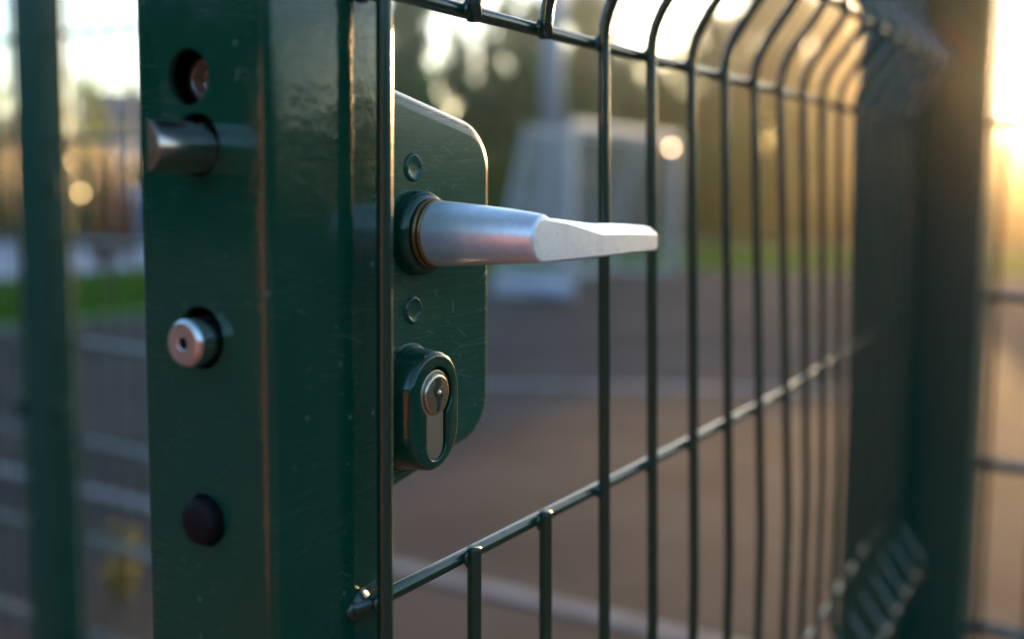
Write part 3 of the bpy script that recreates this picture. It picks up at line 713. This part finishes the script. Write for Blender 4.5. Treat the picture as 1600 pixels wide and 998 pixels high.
# --- mesh panel of the gate
RW = .0026
FOLDS = [z_(-.39), z_(.115), .26, 1.72]
HU, HL = z_(.058), z_(-.1354)
g_hor = [.07, .217, .303, .49, z_(-.39-.062), z_(-.39), z_(-.333), HL, HU, z_(.115), z_(.172), 1.50, 1.677, 1.763, 1.83]
def bulge(n, z):
    g = (HU - z)/(HU-HL)
    if g < 0: g = max(g*.35, -.5)
    if g > 1.4: g = 1.4
    return -.0013*(n if n < 8 else max(0, 8-(n-8)*1.1))*g
def wy(n, z): return sum(bulge(n, z+k*.0035) - profile(z+k*.0035, FOLDS) for k in range(-3, 4))/7
def vwire(n, z0, z1):
    p = smooth_path(lambda z: wy(n, z), z0, z1, .006 if z1-z0 < 2.0 else .01, 1, .002)
    j = random.uniform(-.0008, .0008)
    pts = [(n*.05 + j*sin(z*5+n), o, z) for o, z in p]
    build('vertical_wire', *tube(pts, RW, 12), M['wire'], gate, smooth=True)
for n in range(0, 18):
    if n in (1, 2):
        vwire(n, .04, HL+.0042); vwire(n, HU-.0040, 1.84)
    else: vwire(n, .04, 1.84)
for z in g_hor:
    pts = [(-.0085, .0068, z)] + [(n*.05, wy(n, z) + .0049, z) for n in range(0, 18)] + [(.866, .0068, z)]
    pts[1] = (0, wy(0, z)+.0049, z)
    if abs(profile(z, FOLDS)) > .01:      # fold wires stop at the first and last upright
        pts = [(-.004, pts[1][1], z)] + pts[1:-1] + [(.855, pts[-2][1], z)]
    build('horizontal_wire', *tube(pts, RW, 12), M['wire'], gate, smooth=True)
    # weld bead on the stile
    if len(pts) == 20 and abs(profile(z, FOLDS)) <= .01:
        rnd = random.Random(int(z*1000)); V, F = [], []
        for i in range(9):
            ph = pi*i/8
            for k in range(16):
                th = 2*pi*k/16; rr = 1 + .15*sin(3*th+ph*2)
                V.append((-.0040 + .0062*sin(ph)*cos(th)*rr, .0074 - .0030*cos(ph)*1.0, z - .0004 + .0050*sin(ph)*sin(th)*rr))
        F = [(i*16+k, i*16+(k+1) % 16, (i+1)*16+(k+1) % 16, (i+1)*16+k) for i in range(8) for k in range(16)]
        fix_normals(build('weld_bead', V, F, M['wire'], gate, smooth=True))
for z in (HU, HL):
    for n in range(0, 9):
        rnd = random.Random(n*7+int(z*100)); V, F = [], []
        for i in range(7):
            ph = pi*i/6
            for k in range(12):
                th = 2*pi*k/12
                V.append((n*.05 + .0036*sin(ph)*cos(th)*rnd.uniform(.85, 1.15), wy(n, z) + .0022 - .0016*cos(ph), z + .0036*sin(ph)*sin(th)*rnd.uniform(.85, 1.15)))
        F = [(i*12+k, i*12+(k+1) % 12, (i+1)*12+(k+1) % 12, (i+1)*12+k) for i in range(6) for k in range(12)]
        fix_normals(build('weld_bead', V, F, M['wire'], gate, smooth=True))
build('hinge_stile', *rounded_tube(.866, .916, .0075, .0613, .05, 1.86, .0032, 4), M['post'], gate)
build('bottom_rail', *rounded_tube(.0120, .8655, .012, .052, .052, .092, .003, 3), M['post'], gate)
build('top_rail', *rounded_tube(.0120, .8655, .012, .052, 1.82, 1.858, .003, 3), M['post'], gate)
for z in (.35, 1.55):
    hb = build('hinge', *tube([(.9155, .035, z), (.9545, .035, z)], .009, 16), M['rubber'], gate, smooth=True)
    build('hinge_pin', *tube([(.936, .035, z-.03), (.936, .035, z+.03)], .012, 16), M['steel'], hb, smooth=True)

# =================================================================== BRICK WALL added unseen behind the camera for its red reflection in the metal
def reflector_wall():
    t = empty('added_brick_wall', (-2.6, 1, 0)); tag(t, 'short red brick wall added out of view for its warm reflection in the metal', 'wall')
    m, nt, b = new_mat('red_brick'); co = coords(nt, (1, 1, 1)); sp = N(nt, 'ShaderNodeSeparateXYZ'); nt.links.new(co, sp.inputs[0]); cb = N(nt, 'ShaderNodeCombineXYZ')
    nt.links.new(sp.outputs[1], cb.inputs[0]); nt.links.new(sp.outputs[2], cb.inputs[1])
    br = N(nt, 'ShaderNodeTexBrick', Scale=4.); br.inputs['Color1'].default_value = (.44, .12, .06, 1); br.inputs['Color2'].default_value = (.34, .095, .05, 1); br.inputs['Mortar'].default_value = (.22, .17, .14, 1)
    nt.links.new(cb.outputs[0], br.inputs[0]); nt.links.new(br.outputs[0], b.inputs['Base Color']); b.inputs['Roughness'].default_value = .85
    fix_normals(build('wall', *box(-2.84, -2.6, -.4, 1.9, -.05, 1.38), m, t))
    for k in range(3):
        y = -.42 + .79*k; fix_normals(build('coping_stone', *box(-2.88, -2.56, y+.004, y+.796, 1.382, 1.45), M['coping'], t))
M['coping'] = simple('coping_concrete', (.35, .33, .30), .85, bump=.003, bscale=30)
reflector_wall()

# ------------------------------------------------------------------ air: thin haze added to stand in for the lens veil round the sun
HZD = 0.0024
if HZD > 0:
    V, F = box(-60, 75, -70, 70, -1, 14)
    hm = bpy.data.materials.new('sun_veil_haze'); hm.use_nodes = True; nt = hm.node_tree; nt.nodes.clear()
    out = N(nt, 'ShaderNodeOutputMaterial'); pv = N(nt, 'ShaderNodeVolumePrincipled'); pv.inputs['Density'].default_value = HZD
    pv.inputs['Color'].default_value = (1, .93, .82, 1); pv.inputs['Anisotropy'].default_value = .935
    nt.links.new(pv.outputs[0], out.inputs['Volume'])
    hz = fix_normals(build('haze', V, F, hm)); tag(hz, kind='stuff')
